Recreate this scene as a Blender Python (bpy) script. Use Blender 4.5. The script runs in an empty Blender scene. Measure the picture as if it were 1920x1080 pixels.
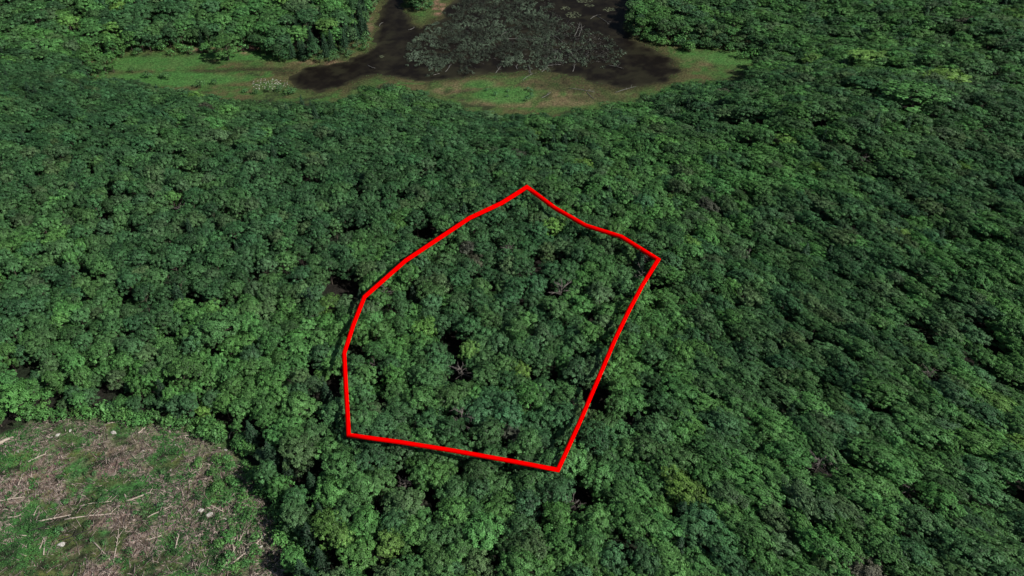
import bpy, math, random
import numpy as np
from math import radians as R

# ------------------------------------------------------------------ camera, sky, sun
SC = bpy.context.scene
CAM_H, PITCH, FPX = 228.0, R(42.0), 1663.0
cam_data = bpy.data.cameras.new('camera')
cam_data.sensor_width = 36.0
cam_data.lens = 36.0 * FPX / 1920.0
cam_data.clip_start = 1.0
cam_data.clip_end = 6000.0
cam = bpy.data.objects.new('camera', cam_data)
SC.collection.objects.link(cam)
cam.location = (0, 0, CAM_H)
cam.rotation_euler = (math.pi / 2 - PITCH, 0, 0)
SC.camera = cam

SUN_EL, SUN_AZ = R(43), R(118)          # azimuth clockwise from +Y: sun behind the camera's right shoulder
world = bpy.data.worlds.new("World")
SC.world = world
world.use_nodes = True
wn = world.node_tree
wn.nodes.clear()
sky = wn.nodes.new('ShaderNodeTexSky')
sky.sky_type = 'NISHITA'
sky.sun_disc = False
sky.sun_elevation = SUN_EL
sky.sun_rotation = SUN_AZ
bg = wn.nodes.new('ShaderNodeBackground')
bg.inputs['Strength'].default_value = 0.05
wo = wn.nodes.new('ShaderNodeOutputWorld')
wn.links.new(sky.outputs[0], bg.inputs['Color'])
wn.links.new(bg.outputs[0], wo.inputs['Surface'])

sun_data = bpy.data.lights.new('sun', 'SUN')
sun_data.energy = 4.3
sun_data.angle = R(0.5)
sun_data.color = (1.0, 0.965, 0.91)
sun = bpy.data.objects.new('sun', sun_data)
SC.collection.objects.link(sun)
sun.rotation_euler = (math.pi / 2 - SUN_EL, 0, math.pi - SUN_AZ)

SC.view_settings.view_transform = 'Standard'
SC.view_settings.look = 'None'
SC.view_settings.exposure = 0.0
SC.view_settings.gamma = 1.0
SC.cycles.max_bounces = 4
SC.cycles.diffuse_bounces = 2
SC.cycles.glossy_bounces = 1
SC.cycles.transmission_bounces = 2
SC.cycles.transparent_max_bounces = 4

rng = np.random.default_rng(7)
random.seed(7)

# ------------------------------------------------------------------ pixel <-> world (pixels of the 1920x1080 photo)
FW = np.array([0, math.cos(PITCH), -math.sin(PITCH)])
UP = np.array([0, math.sin(PITCH), math.cos(PITCH)])
CP = np.array([0, 0, CAM_H])

def project(P):
    P = np.asarray(P, float) - CP
    d = P @ FW
    return 960 + FPX * P[..., 0] / d, 540 - FPX * (P @ UP) / d, d

def ray(px, py):
    px = np.asarray(px, float); py = np.asarray(py, float)
    v = FW * FPX + np.stack([px - 960, 0 * px, 0 * px], -1) + (540 - py)[..., None] * UP
    return v / np.linalg.norm(v, axis=-1, keepdims=True)

def on_plane(pts, z):
    a = np.array(pts, float)
    d = ray(a[:, 0], a[:, 1])
    t = (z - CAM_H) / d[:, 2]
    return (CP + d * t[:, None])[:, :2]

def inside(px, py, poly):
    px = np.asarray(px, float); py = np.asarray(py, float)
    c = np.zeros(np.broadcast(px, py).shape, bool)
    n = len(poly)
    for i in range(n):
        x0, y0 = poly[i]; x1, y1 = poly[(i + 1) % n]
        if y0 == y1: continue
        hit = ((y0 > py) != (y1 > py)) & (px < (x1 - x0) * (py - y0) / (y1 - y0) + x0)
        c ^= hit
    return c

def sdf(x, y, poly):                       # signed distance, negative inside
    poly = np.asarray(poly, float)
    best = np.full(np.shape(x), 1e18)
    n = len(poly)
    for i in range(n):
        a = poly[i]; b = poly[(i + 1) % n]
        e = b - a; L = e @ e
        if L < 1e-9: continue
        t = np.clip(((x - a[0]) * e[0] + (y - a[1]) * e[1]) / L, 0, 1)
        best = np.minimum(best, (x - a[0] - t * e[0]) ** 2 + (y - a[1] - t * e[1]) ** 2)
    d = np.sqrt(best)
    return np.where(inside(x, y, poly), -d, d)

def smooth(a, b, x):
    t = np.clip((np.asarray(x, float) - a) / (b - a), 0, 1)
    return t * t * (3 - 2 * t)

def vnoise(x, y, seed=0):                  # value noise, 0..1
    x = np.asarray(x, float); y = np.asarray(y, float)
    xi = np.floor(x).astype(np.int64); yi = np.floor(y).astype(np.int64)
    fx = x - xi; fy = y - yi
    fx = fx * fx * (3 - 2 * fx); fy = fy * fy * (3 - 2 * fy)
    def h(i, j):
        n = (i * 374761393 + j * 668265263 + seed * 974634777) & 0xffffffff
        n = ((n ^ (n >> 13)) * 1274126177) & 0xffffffff
        n = n ^ (n >> 16)
        return (n & 0xffff) / 65535.0
    return (h(xi, yi) * (1 - fx) + h(xi + 1, yi) * fx) * (1 - fy) + (h(xi, yi + 1) * (1 - fx) + h(xi + 1, yi + 1) * fx) * fy

def fbm(x, y, seed=0, o=3):
    s = 0; a = 0.5; t = 0
    for k in range(o):
        s = s + a * vnoise(x * 2 ** k, y * 2 ** k, seed + k * 17); t += a; a *= 0.5
    return s / t

# ------------------------------------------------------------------ the layout
PZ = -30.0                                  # pond level
WATER_PX = [(728,-90),(728,0),(722,27),(710,60),(713,80),(697,100),(660,117),(620,126),(575,133),(555,148),(565,162),
            (600,168),(640,158),(680,143),(710,134),(750,146),(800,146),(857,146),(923,130),(1033,128),(1090,140),
            (1150,163),(1190,163),(1240,153),(1262,133),(1250,113),(1230,98),(1190,80),(1158,55),(1175,27),(1185,7),
            (1195,-90),(870,-90),(858,0),(828,38),(790,55),(762,45),(748,20),(744,0),(746,-90)]
OPEN_PX = [(143,124),(200,115),(277,100),(367,90),(443,86),(483,97),(517,115),(567,120),(617,108),(655,95),(688,68),
           (690,40),(703,22),(715,5),(715,-90),(1195,-90),(1183,7),(1160,53),(1192,76),(1240,85),(1313,93),(1393,98),(1427,110),
           (1413,131),(1373,135),(1320,138),(1280,143),(1240,158),(1190,170),(1140,188),(1090,197),(1030,203),(950,203),
           (900,195),(860,182),(825,170),(790,157),(740,147),(700,145),(670,160),(640,177),(560,177),(467,173),(393,170),(350,157),(293,147),(250,138),(167,133)]
ISLE_PX = [(765,-90),(768,8),(782,24),(802,20),(808,0),(812,-90)]      # trees on the small peninsula
CLEAR_PX = [(-260,800),(0,822),(45,797),(120,786),(200,789),(290,795),(345,806),(400,822),(425,835),(440,862),(470,885),(478,925),(512,960),(508,1000),(540,1040),(530,1080),(560,1260),(-260,1260)]
SHRUB_PX = [(762,104),(800,68),(850,20),(872,-20),(880,-90),(1030,-90),(1030,0),(1045,28),(1085,55),(1135,72),(1150,95),(1135,118),(1060,127),(980,122),(930,126),(880,130),(820,134),(780,124)]
WATER = on_plane(WATER_PX, PZ)
OPEN = on_plane(OPEN_PX, PZ)
SHRUBS = on_plane(SHRUB_PX, PZ)
RED_PX = [(988,351),(1012,369),(1040,390),(1098,423),(1165,444),(1234,487),(1204,535),(1178,584),(1153,636),(1130,690),(1090,784),(1046,881),
          (950,863),(850,845),(750,829),(654,816),(649,738),(645,663),(662,610),(683,557),(760,489),(820,449),(880,409),(940,381)]
DIAG = np.array([0.69, -0.72])

def right_w(x, y):                          # weight of the gullied right-hand slope
    return smooth(10, 130, x + 0.12 * (300 - y))

def height(x, y):
    x = np.asarray(x, float); y = np.asarray(y, float)
    d = sdf(x, y, OPEN)
    far = smooth(480, 560, y)
    z = PZ + 0.5 + 30 * smooth(-4, 150, d) * (1 - 0.25 * far) + 10 * far * smooth(0, 300, d)
    k = smooth(0, 70, d)
    z = z + k * 7 * (fbm(x / 90, y / 90, 3) - 0.5)
    def bump(px, py, a, sx, sy):
        c = on_plane([(px, py)], -12)[0]
        return a * np.exp(-((x - c[0]) / sx) ** 2 - ((y - c[1]) / sy) ** 2)
    z = z + k * (bump(200, 215, 9, 90, 38) + bump(1560, 250, 12, 80, 55) + bump(1000, 270, 4, 90, 30))
    n = x * -DIAG[1] + y * DIAG[0]
    z = z + k * right_w(x, y) * 1.8 * np.sin(n / 9.0 + 2.5 * fbm(x / 60, y / 60, 9))
    w = sdf(x, y, WATER)
    wj = w + 9 * (fbm(x / 11, y / 8, 15, 3) - 0.5) + 4 * (fbm(x / 3.5, y / 3.5, 16, 2) - 0.5)
    z = np.where(d < 30, z - 2.0 * smooth(5, -4, wj), z)
    z = z + 0.35 * (fbm(x / 5, y / 5, 21) - 0.5) * smooth(-1, 6, w)
    return z

def unproject(px, py, off=0.0):
    """where the view ray through each photo pixel meets the ground raised by off"""
    px = np.atleast_1d(np.asarray(px, float)); py = np.atleast_1d(np.asarray(py, float))
    d = ray(px, py)
    t = np.full(px.shape, 150.0); done = np.zeros(px.shape, bool)
    for _ in range(420):
        P = CP + d * t[:, None]
        below = P[:, 2] < height(P[:, 0], P[:, 1]) + off
        done |= below
        if done.all(): break
        t = np.where(done, t, t + 2.0)
    lo = t - 2; hi = t.copy()
    for _ in range(8):
        m = (lo + hi) / 2
        P = CP + d * m[:, None]
        b = P[:, 2] < height(P[:, 0], P[:, 1]) + off
        hi = np.where(b, m, hi); lo = np.where(b, lo, m)
    return CP + d * hi[:, None]

# ------------------------------------------------------------------ materials
def new_mat(name):
    m = bpy.data.materials.new(name); m.use_nodes = True
    nt = m.node_tree
    return m, nt, nt.nodes['Principled BSDF']

def leaf_mat(name, base=None, var=0.5, rough=0.55):
    """leaf colour = the tree's own tone, varied leaf by leaf"""
    m, nt, b = new_mat(name)
    v = nt.nodes.new('ShaderNodeAttribute'); v.attribute_name = 'shade'
    mr = nt.nodes.new('ShaderNodeMapRange'); mr.inputs['To Min'].default_value = 1 - var; mr.inputs['To Max'].default_value = 1 + var
    nt.links.new(v.outputs['Fac'], mr.inputs['Value'])
    mul = nt.nodes.new('ShaderNodeMix'); mul.data_type = 'RGBA'; mul.blend_type = 'MULTIPLY'; mul.inputs['Factor'].default_value = 1
    if base is None:
        t = nt.nodes.new('ShaderNodeAttribute'); t.attribute_type = 'INSTANCER'; t.attribute_name = 'tone'
        nt.links.new(t.outputs['Color'], mul.inputs['A'])
    else:
        mul.inputs['A'].default_value = (*base, 1)
    nt.links.new(mr.outputs['Result'], mul.inputs['B'])
    nt.links.new(mul.outputs['Result'], b.inputs['Base Color'])
    b.inputs['Roughness'].default_value = rough
    b.inputs['Specular IOR Level'].default_value = 0.25
    return m

def noise_mat(name, c0, c1, scale=3.0, rough=0.85, bump=0.0, spec=0.3):
    m, nt, b = new_mat(name)
    tc = nt.nodes.new('ShaderNodeNewGeometry')
    n = nt.nodes.new('ShaderNodeTexNoise'); n.inputs['Scale'].default_value = scale; n.inputs['Detail'].default_value = 5
    nt.links.new(tc.outputs['Position'], n.inputs['Vector'])
    r = nt.nodes.new('ShaderNodeValToRGB')
    r.color_ramp.elements[0].position = 0.35; r.color_ramp.elements[0].color = (*c0, 1)
    r.color_ramp.elements[1].position = 0.65; r.color_ramp.elements[1].color = (*c1, 1)
    nt.links.new(n.outputs['Fac'], r.inputs['Fac'])
    nt.links.new(r.outputs['Color'], b.inputs['Base Color'])
    b.inputs['Roughness'].default_value = rough
    b.inputs['Specular IOR Level'].default_value = spec
    if bump:
        bp = nt.nodes.new('ShaderNodeBump'); bp.inputs['Strength'].default_value = bump; bp.inputs['Distance'].default_value = 0.3
        nt.links.new(n.outputs['Fac'], bp.inputs['Height']); nt.links.new(bp.outputs['Normal'], b.inputs['Normal'])
    return m

M_LEAF = leaf_mat('broadleaf foliage', var=0.75)
M_NEEDLE = leaf_mat('conifer foliage', var=0.5)
M_BARK = noise_mat('grey brown bark', (0.06, 0.045, 0.035), (0.14, 0.115, 0.09), 4)
M_DEAD = noise_mat('bare grey dead wood', (0.10, 0.085, 0.075), (0.22, 0.195, 0.175), 2)
M_LOG = noise_mat('bleached log wood', (0.32, 0.26, 0.20), (0.60, 0.52, 0.43), 3)
M_LOGDK = noise_mat('dark wet log wood', (0.02, 0.02, 0.02), (0.05, 0.045, 0.04), 3)
M_DRIFT = noise_mat('grey drowned wood', (0.09, 0.09, 0.08), (0.25, 0.245, 0.22), 2)
M_ROCK = noise_mat('pale boulder stone', (0.34, 0.32, 0.28), (0.62, 0.59, 0.53), 2, bump=0.4)

# ------------------------------------------------------------------ helpers
def link(o, parent=None):
    SC.collection.objects.link(o)
    if parent is not None: o.parent = parent
    return o

def mesh_obj(name, V, F, mat, parent=None, shade=None, smooth_=False):
    """V (n,3); F (m,k) faces of equal size, or a list of such arrays"""
    me = bpy.data.meshes.new(name)
    Fs = F if isinstance(F, list) else [F]
    Fs = [np.asarray(f, np.int32) for f in Fs if len(f)]
    me.vertices.add(len(V)); me.vertices.foreach_set('co', np.asarray(V, np.float32).ravel())
    loops = np.concatenate([f.ravel() for f in Fs])
    me.loops.add(len(loops)); me.loops.foreach_set('vertex_index', loops)
    tot = np.concatenate([np.full(len(f), f.shape[1], np.int32) for f in Fs])
    st = np.concatenate([[0], np.cumsum(tot)[:-1]]).astype(np.int32)
    me.polygons.add(len(tot)); me.polygons.foreach_set('loop_start', st); me.polygons.foreach_set('loop_total', tot)
    if smooth_: me.polygons.foreach_set('use_smooth', np.ones(len(tot), bool))
    if shade is not None:
        a = me.attributes.new('shade', 'FLOAT', 'FACE'); a.data.foreach_set('value', np.asarray(shade, np.float32))
    me.update(calc_edges=True)
    me.materials.append(mat)
    return link(bpy.data.objects.new(name, me), parent)

def tag(o, label=None, cat=None, group=None, kind=None):
    if label: o['label'] = label
    if cat: o['category'] = cat
    if group: o['group'] = group
    if kind: o['kind'] = kind
    return o

def tube(path, rad, seg=6, cap=True):
    """tapered tube along a polyline -> V, F(quads), tris"""
    path = np.asarray(path, float); n = len(path)
    rad = np.broadcast_to(np.asarray(rad, float), (n,))
    V = []
    for i in range(n):
        t = path[min(i + 1, n - 1)] - path[max(i - 1, 0)]
        t /= np.linalg.norm(t) + 1e-9
        a = np.cross(t, [0, 0, 1.0]) if abs(t[2]) < 0.95 else np.cross(t, [1.0, 0, 0])
        a /= np.linalg.norm(a); b = np.cross(t, a)
        th = np.arange(seg) * 2 * math.pi / seg
        V.append(path[i] + rad[i] * (np.cos(th)[:, None] * a + np.sin(th)[:, None] * b))
    V = np.concatenate(V)
    F = [[i * seg + j, i * seg + (j + 1) % seg, (i + 1) * seg + (j + 1) % seg, (i + 1) * seg + j] for i in range(n - 1) for j in range(seg)]
    T = []
    if cap:
        V = np.concatenate([V, path[:1], path[-1:]])
        for j in range(seg):
            T.append([n * seg, (j + 1) % seg, j]); T.append([n * seg + 1, (n - 1) * seg + j, (n - 1) * seg + (j + 1) % seg])
    return V, np.array(F), np.array(T, int).reshape(-1, 3)

class Build:
    def __init__(self): self.V = []; self.Q = []; self.T = []; self.n = 0
    def add(self, V, Q=None, T=None):
        self.V.append(V)
        if Q is not None and len(Q): self.Q.append(np.asarray(Q) + self.n)
        if T is not None and len(T): self.T.append(np.asarray(T) + self.n)
        self.n += len(V)
    def tube(self, path, rad, seg=6, cap=True): self.add(*tube(path, rad, seg, cap))
    def build(self, name, mat, parent=None, sm=False):
        F = []
        if self.Q: F.append(np.concatenate(self.Q))
        if self.T: F.append(np.concatenate(self.T))
        return mesh_obj(name, np.concatenate(self.V), F, mat, parent, smooth_=sm)

def leaf_quads(P, N, size, r):
    """pointed leaf-spray quads at P facing N"""
    n = len(P)
    N = N / (np.linalg.norm(N, axis=1, keepdims=True) + 1e-9)
    A = np.cross(N, r.normal(size=(n, 3))); A /= np.linalg.norm(A, axis=1, keepdims=True) + 1e-9
    B = np.cross(N, A)
    s = np.asarray(size).reshape(-1, 1) * np.ones((n, 1))
    k = r.uniform(0.55, 0.95, (n, 1))
    c = [P + A * s, P + B * s * k + A * s * r.uniform(-.3, .3, (n, 1)), P - A * s * r.uniform(.7, 1, (n, 1)), P - B * s * k + A * s * r.uniform(-.3, .3, (n, 1))]
    V = np.stack(c, 1).reshape(-1, 3)
    V += r.normal(size=V.shape) * s.repeat(4, 0) * 0.12
    F = np.arange(4 * n).reshape(-1, 4)
    return V, F

# ------------------------------------------------------------------ ground
def axis(lo, hi, step, far):
    core = np.arange(lo, hi + step, step)
    out = []; s = step
    v = hi + step
    while v < far:
        s *= 1.35; v += s; out.append(v)
    neg = []; s = step; v = lo
    while v > -far:
        s *= 1.35; v -= s; neg.append(v)
    return np.concatenate([neg[::-1], core, out])
gx = axis(-400, 400, 2.0, 3000); gy = axis(90, 700, 2.0, 3000)
GX, GY = np.meshgrid(gx, gy)
GZ = height(GX.ravel(), GY.ravel())
gp = np.stack([GX.ravel(), GY.ravel(), GZ], 1)
nx, ny = len(gx), len(gy)
ii, jj = np.meshgrid(np.arange(nx - 1), np.arange(ny - 1))
q = (jj * nx + ii).ravel()
GF = np.stack([q, q + 1, q + nx + 1, q + nx], 1)

height_exact = height
_i0 = int(np.searchsorted(gx, -400)); _j0 = int(np.searchsorted(gy, 90))
_HG = GZ.reshape(ny, nx)[_j0:_j0 + 306, _i0:_i0 + 401]
def height(x, y):                           # the ground mesh itself, read back bilinearly
    x = np.asarray(x, float); y = np.asarray(y, float)
    u = np.clip((x + 400) / 2.0, 0, 399.999); v = np.clip((y - 90) / 2.0, 0, 304.999)
    i = u.astype(int); j = v.astype(int); fu = u - i; fv = v - j
    return (_HG[j, i] * (1 - fu) + _HG[j, i + 1] * fu) * (1 - fv) + (_HG[j + 1, i] * (1 - fu) + _HG[j + 1, i + 1] * fu) * fv

# ground types, painted as what lies there (litter, marsh grass, mud, cut-over ground)
CLEAR_W = unproject([p[0] for p in CLEAR_PX], [p[1] for p in CLEAR_PX])[:, :2]
def spots(x, y, lst, z=PZ):
    m = np.zeros(np.shape(x))
    for (px, py, rx, ry, s) in lst:
        c = on_plane([(px, py)], z)[0]
        a = on_plane([(px + rx, py)], z)[0]; b = on_plane([(px, py - ry)], z)[0]
        ax = abs(a[0] - c[0]); by = abs(b[1] - c[1])
        q_ = ((x - c[0]) / ax) ** 2 + ((y - c[1]) / by) ** 2
        m = np.maximum(m, s * smooth(1.35, 0.5, q_ + 0.5 * (fbm(x / 6, y / 6, 31) - 0.5)))
    return m
def ground_color(x, y):
    n = len(x)
    one = np.ones((n, 1))
    def mixc(c, d, f): return c * (1 - f[:, None]) + np.array(d) * f[:, None]
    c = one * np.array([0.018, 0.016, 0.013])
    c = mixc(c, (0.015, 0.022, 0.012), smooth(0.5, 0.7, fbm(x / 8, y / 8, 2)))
    # marsh meadow
    d = sdf(x, y, OPEN)
    n1 = fbm(x / 14, y / 9, 41, 4); n2 = fbm(x / 5, y / 4, 43, 3)
    marsh = one * np.array([0.056, 0.092, 0.027])
    marsh = mixc(marsh, (0.028, 0.040, 0.016), smooth(0.55, 0.68, fbm(x / 7, y / 5, 49, 4)))
    marsh = mixc(marsh, (0.080, 0.075, 0.032), smooth(0.42, 0.62, n1))
    marsh = mixc(marsh, (0.045, 0.105, 0.025), smooth(0.52, 0.7, n2))
    tan = spots(x, y, [(880,160,55,12,.9),(1000,193,130,10,.9),(1100,180,80,14,.7),(780,150,40,8,.8),(1050,165,90,16,.6),(1330,117,60,10,.5),(840,172,30,7,.9)])
    marsh = mixc(marsh, (0.145, 0.110, 0.060), .85 * tan * smooth(0.3, 0.6, fbm(x / 4, y / 7, 47)))
    green = spots(x, y, [(950,180,60,16,1),(900,158,30,8,.8),(300,120,90,14,.8),(330,150,140,14,1),(230,125,70,8,.9),(450,105,90,10,.9),(520,105,60,10,.7),(1370,110,60,14,.9),(1300,105,40,8,.7)])
    marsh = mixc(marsh, (0.050, 0.150, 0.034), green * 0.8)
    wet = spots(x, y, [(1110,160,120,16,.6),(1200,150,60,14,.7),(1150,150,90,18,.8),(1040,138,60,9,.7),(960,138,70,7,.7),(1250,130,30,20,.5),(540,136,30,8,.8),(700,125,40,25,.5),(1180,110,60,20,.8),(1060,150,8,14,.9),(480,131,60,4,.9),(400,134,50,3,.8),(1120,185,60,8,.5),(620,160,60,12,.6)])
    marsh = mixc(marsh, (0.035, 0.032, 0.016), wet)
    w = sdf(x, y, WATER)
    marsh = mixc(marsh, (0.050, 0.050, 0.020), smooth(14, 2, w + 8 * (n2 - .5)) * 0.6)
    marsh = mixc(marsh, (0.032, 0.026, 0.014), smooth(6, 0, w + 8 * (n1 - .5)) * 0.8)
    soil = spots(x, y, [(465,94,26,9,1),(182,122,24,6,.8),(822,14,12,16,.9),(385,96,40,5,.7),(600,118,50,4,.5),(690,55,8,22,.5)])
    marsh = mixc(marsh, (0.21, 0.12, 0.085), soil * smooth(0.35, 0.5, n2))
    c = mixc(c, (0, 0, 0), smooth(18, 8, d)) + marsh * smooth(18, 8, d)[:, None]
    # cut-over clearing
    cd = sdf(x, y, CLEAR_W)
    m1 = fbm(x / 9, y / 9, 61, 4); m2 = fbm(x / 2.6, y / 2.6, 63, 3); m3 = fbm(x / 16, y / 16, 65, 3)
    cl = one * np.array([0.058, 0.082, 0.028])
    cl = mixc(cl, (0.185, 0.128, 0.105), smooth(0.41, 0.50, m1 * .6 + m2 * .4))
    cl = mixc(cl, (0.045, 0.135, 0.034), smooth(0.49, 0.57, m3 * .5 + m2 * .5))
    cl = mixc(cl, (0.048, 0.140, 0.036), smooth(-16, -2, cd + 8 * (m2 - .5)) * .5)
    cl = mixc(cl, (0.11, 0.12, 0.035), smooth(0.6, 0.75, fbm(x / 7, y / 3, 67)) * .6)
    cl = mixc(cl, (0.02, 0.024, 0.014), smooth(0.58, 0.68, fbm(x / 2.2, y / 2.2, 69, 2)))
    c = mixc(c, (0, 0, 0), smooth(5, -2, cd)) + cl * smooth(5, -2, cd)[:, None]
    return c
gcol = ground_color(gp[:, 0], gp[:, 1])
m_ground, nt, b = new_mat('forest floor, marsh meadow and cut-over soil')
at = nt.nodes.new('ShaderNodeAttribute'); at.attribute_name = 'soil'
geo = nt.nodes.new('ShaderNodeNewGeometry')
ns = nt.nodes.new('ShaderNodeTexNoise'); ns.inputs['Scale'].default_value = 0.9; ns.inputs['Detail'].default_value = 8; ns.inputs['Roughness'].default_value = 0.75
mr = nt.nodes.new('ShaderNodeMapRange'); mr.inputs['From Min'].default_value = 0.3; mr.inputs['From Max'].default_value = 0.7; mr.inputs['To Min'].default_value = 0.25; mr.inputs['To Max'].default_value = 2.0
mx = nt.nodes.new('ShaderNodeMix'); mx.data_type = 'RGBA'; mx.blend_type = 'MULTIPLY'; mx.inputs['Factor'].default_value = 1
bp = nt.nodes.new('ShaderNodeBump'); bp.inputs['Strength'].default_value = 0.7; bp.inputs['Distance'].default_value = 0.5
nt.links.new(geo.outputs['Position'], ns.inputs['Vector']); nt.links.new(ns.outputs['Fac'], mr.inputs['Value'])
ns2 = nt.nodes.new('ShaderNodeTexVoronoi'); ns2.inputs['Scale'].default_value = 1.5
mr2 = nt.nodes.new('ShaderNodeMapRange'); mr2.inputs['From Min'].default_value = 0.05; mr2.inputs['From Max'].default_value = 0.6; mr2.inputs['To Min'].default_value = 0.55; mr2.inputs['To Max'].default_value = 1.25
mm = nt.nodes.new('ShaderNodeMath'); mm.operation = 'MULTIPLY'
nt.links.new(geo.outputs['Position'], ns2.inputs['Vector']); nt.links.new(ns2.outputs['Distance'], mr2.inputs['Value'])
nt.links.new(mr.outputs['Result'], mm.inputs[0]); nt.links.new(mr2.outputs['Result'], mm.inputs[1])
nt.links.new(at.outputs['Color'], mx.inputs['A']); nt.links.new(mm.outputs[0], mx.inputs['B'])
nt.links.new(mx.outputs['Result'], b.inputs['Base Color']); nt.links.new(ns.outputs['Fac'], bp.inputs['Height']); nt.links.new(bp.outputs['Normal'], b.inputs['Normal'])
b.inputs['Roughness'].default_value = 0.95; b.inputs['Specular IOR Level'].default_value = 0.15
ground = mesh_obj('ground', gp, GF, m_ground, smooth_=True)
ca = ground.data.attributes.new('soil', 'FLOAT_COLOR', 'POINT')
ca.data.foreach_set('color', np.concatenate([gcol, np.ones((len(gcol), 1))], 1).astype(np.float32).ravel())
tag(ground, 'rolling ground of forest floor, marsh meadow and cut-over brushy clearing', 'ground', kind='structure')

# ------------------------------------------------------------------ water
m_water, nt, b = new_mat('dark tannin brown pond water')
geo = nt.nodes.new('ShaderNodeNewGeometry')
n1 = nt.nodes.new('ShaderNodeTexNoise'); n1.inputs['Scale'].default_value = 0.12; n1.inputs['Detail'].default_value = 8; n1.inputs['Roughness'].default_value = 0.65
rp = nt.nodes.new('ShaderNodeValToRGB')
rp.color_ramp.elements[0].position = 0.42; rp.color_ramp.elements[0].color = (0.0105, 0.0085, 0.0070, 1)
rp.color_ramp.elements[1].position = 0.66; rp.color_ramp.elements[1].color = (0.024, 0.021, 0.014, 1)
n2 = nt.nodes.new('ShaderNodeTexNoise'); n2.inputs['Scale'].default_value = 1.4; n2.inputs['Detail'].default_value = 3
bp = nt.nodes.new('ShaderNodeBump'); bp.inputs['Strength'].default_value = 0.12; bp.inputs['Distance'].default_value = 0.2
nt.links.new(geo.outputs['Position'], n1.inputs['Vector']); nt.links.new(geo.outputs['Position'], n2.inputs['Vector'])
nt.links.new(n1.outputs['Fac'], rp.inputs['Fac']); nt.links.new(rp.outputs['Color'], b.inputs['Base Color'])
nt.links.new(n2.outputs['Fac'], bp.inputs['Height']); nt.links.new(bp.outputs['Normal'], b.inputs['Normal'])
b.inputs['Roughness'].default_value = 0.4; b.inputs['Specular IOR Level'].default_value = 0.04
wx0, wy0 = WATER.min(0) - 14; wx1, wy1 = WATER.max(0) + 14
wgx = np.arange(wx0, wx1, 2.0); wgy = np.arange(wy0, wy1, 2.0)
WX, WY = np.meshgrid(wgx, wgy)
mixw = nt.nodes.new('ShaderNodeMix'); mixw.data_type = 'RGBA'; mixw.inputs['B'].default_value = (0.044, 0.043, 0.024, 1)
sh_a = nt.nodes.new('ShaderNodeAttribute'); sh_a.attribute_name = 'shallow'
nt.links.new(sh_a.outputs['Fac'], mixw.inputs['Factor']); nt.links.new(rp.outputs['Color'], mixw.inputs['A']); nt.links.new(mixw.outputs['Result'], b.inputs['Base Color'])
keep = sdf(WX, WY, WATER) < 13
idx = np.arange(WX.size).reshape(WX.shape)
kf = keep[:-1, :-1] & keep[1:, :-1] & keep[:-1, 1:] & keep[1:, 1:]
WF = np.stack([idx[:-1, :-1][kf], idx[:-1, 1:][kf], idx[1:, 1:][kf], idx[1:, :-1][kf]], 1)
used, inv = np.unique(WF, return_inverse=True)
WV = np.stack([WX.ravel(), WY.ravel(), np.full(WX.size, PZ)], 1)[used]
pond = mesh_obj('pond_water', WV, inv.reshape(WF.shape), m_water)
_dep = PZ - height(WV[:, 0], WV[:, 1])
_sh = smooth(0.75, 0.25, _dep + 0.9 * (fbm(WV[:, 0] / 9, WV[:, 1] / 6, 33, 4) - .5)) * .75 + .35 * smooth(.60, .66, fbm(WV[:, 0] / 13, WV[:, 1] / 8, 35, 4))
_sa = pond.data.attributes.new('shallow', 'FLOAT', 'POINT'); _sa.data.foreach_set('value', np.clip(_sh, 0, 1).astype(np.float32))
tag(pond, 'dark brown beaver pond water among marsh and drowned shrubs', 'water', kind='structure')

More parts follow.
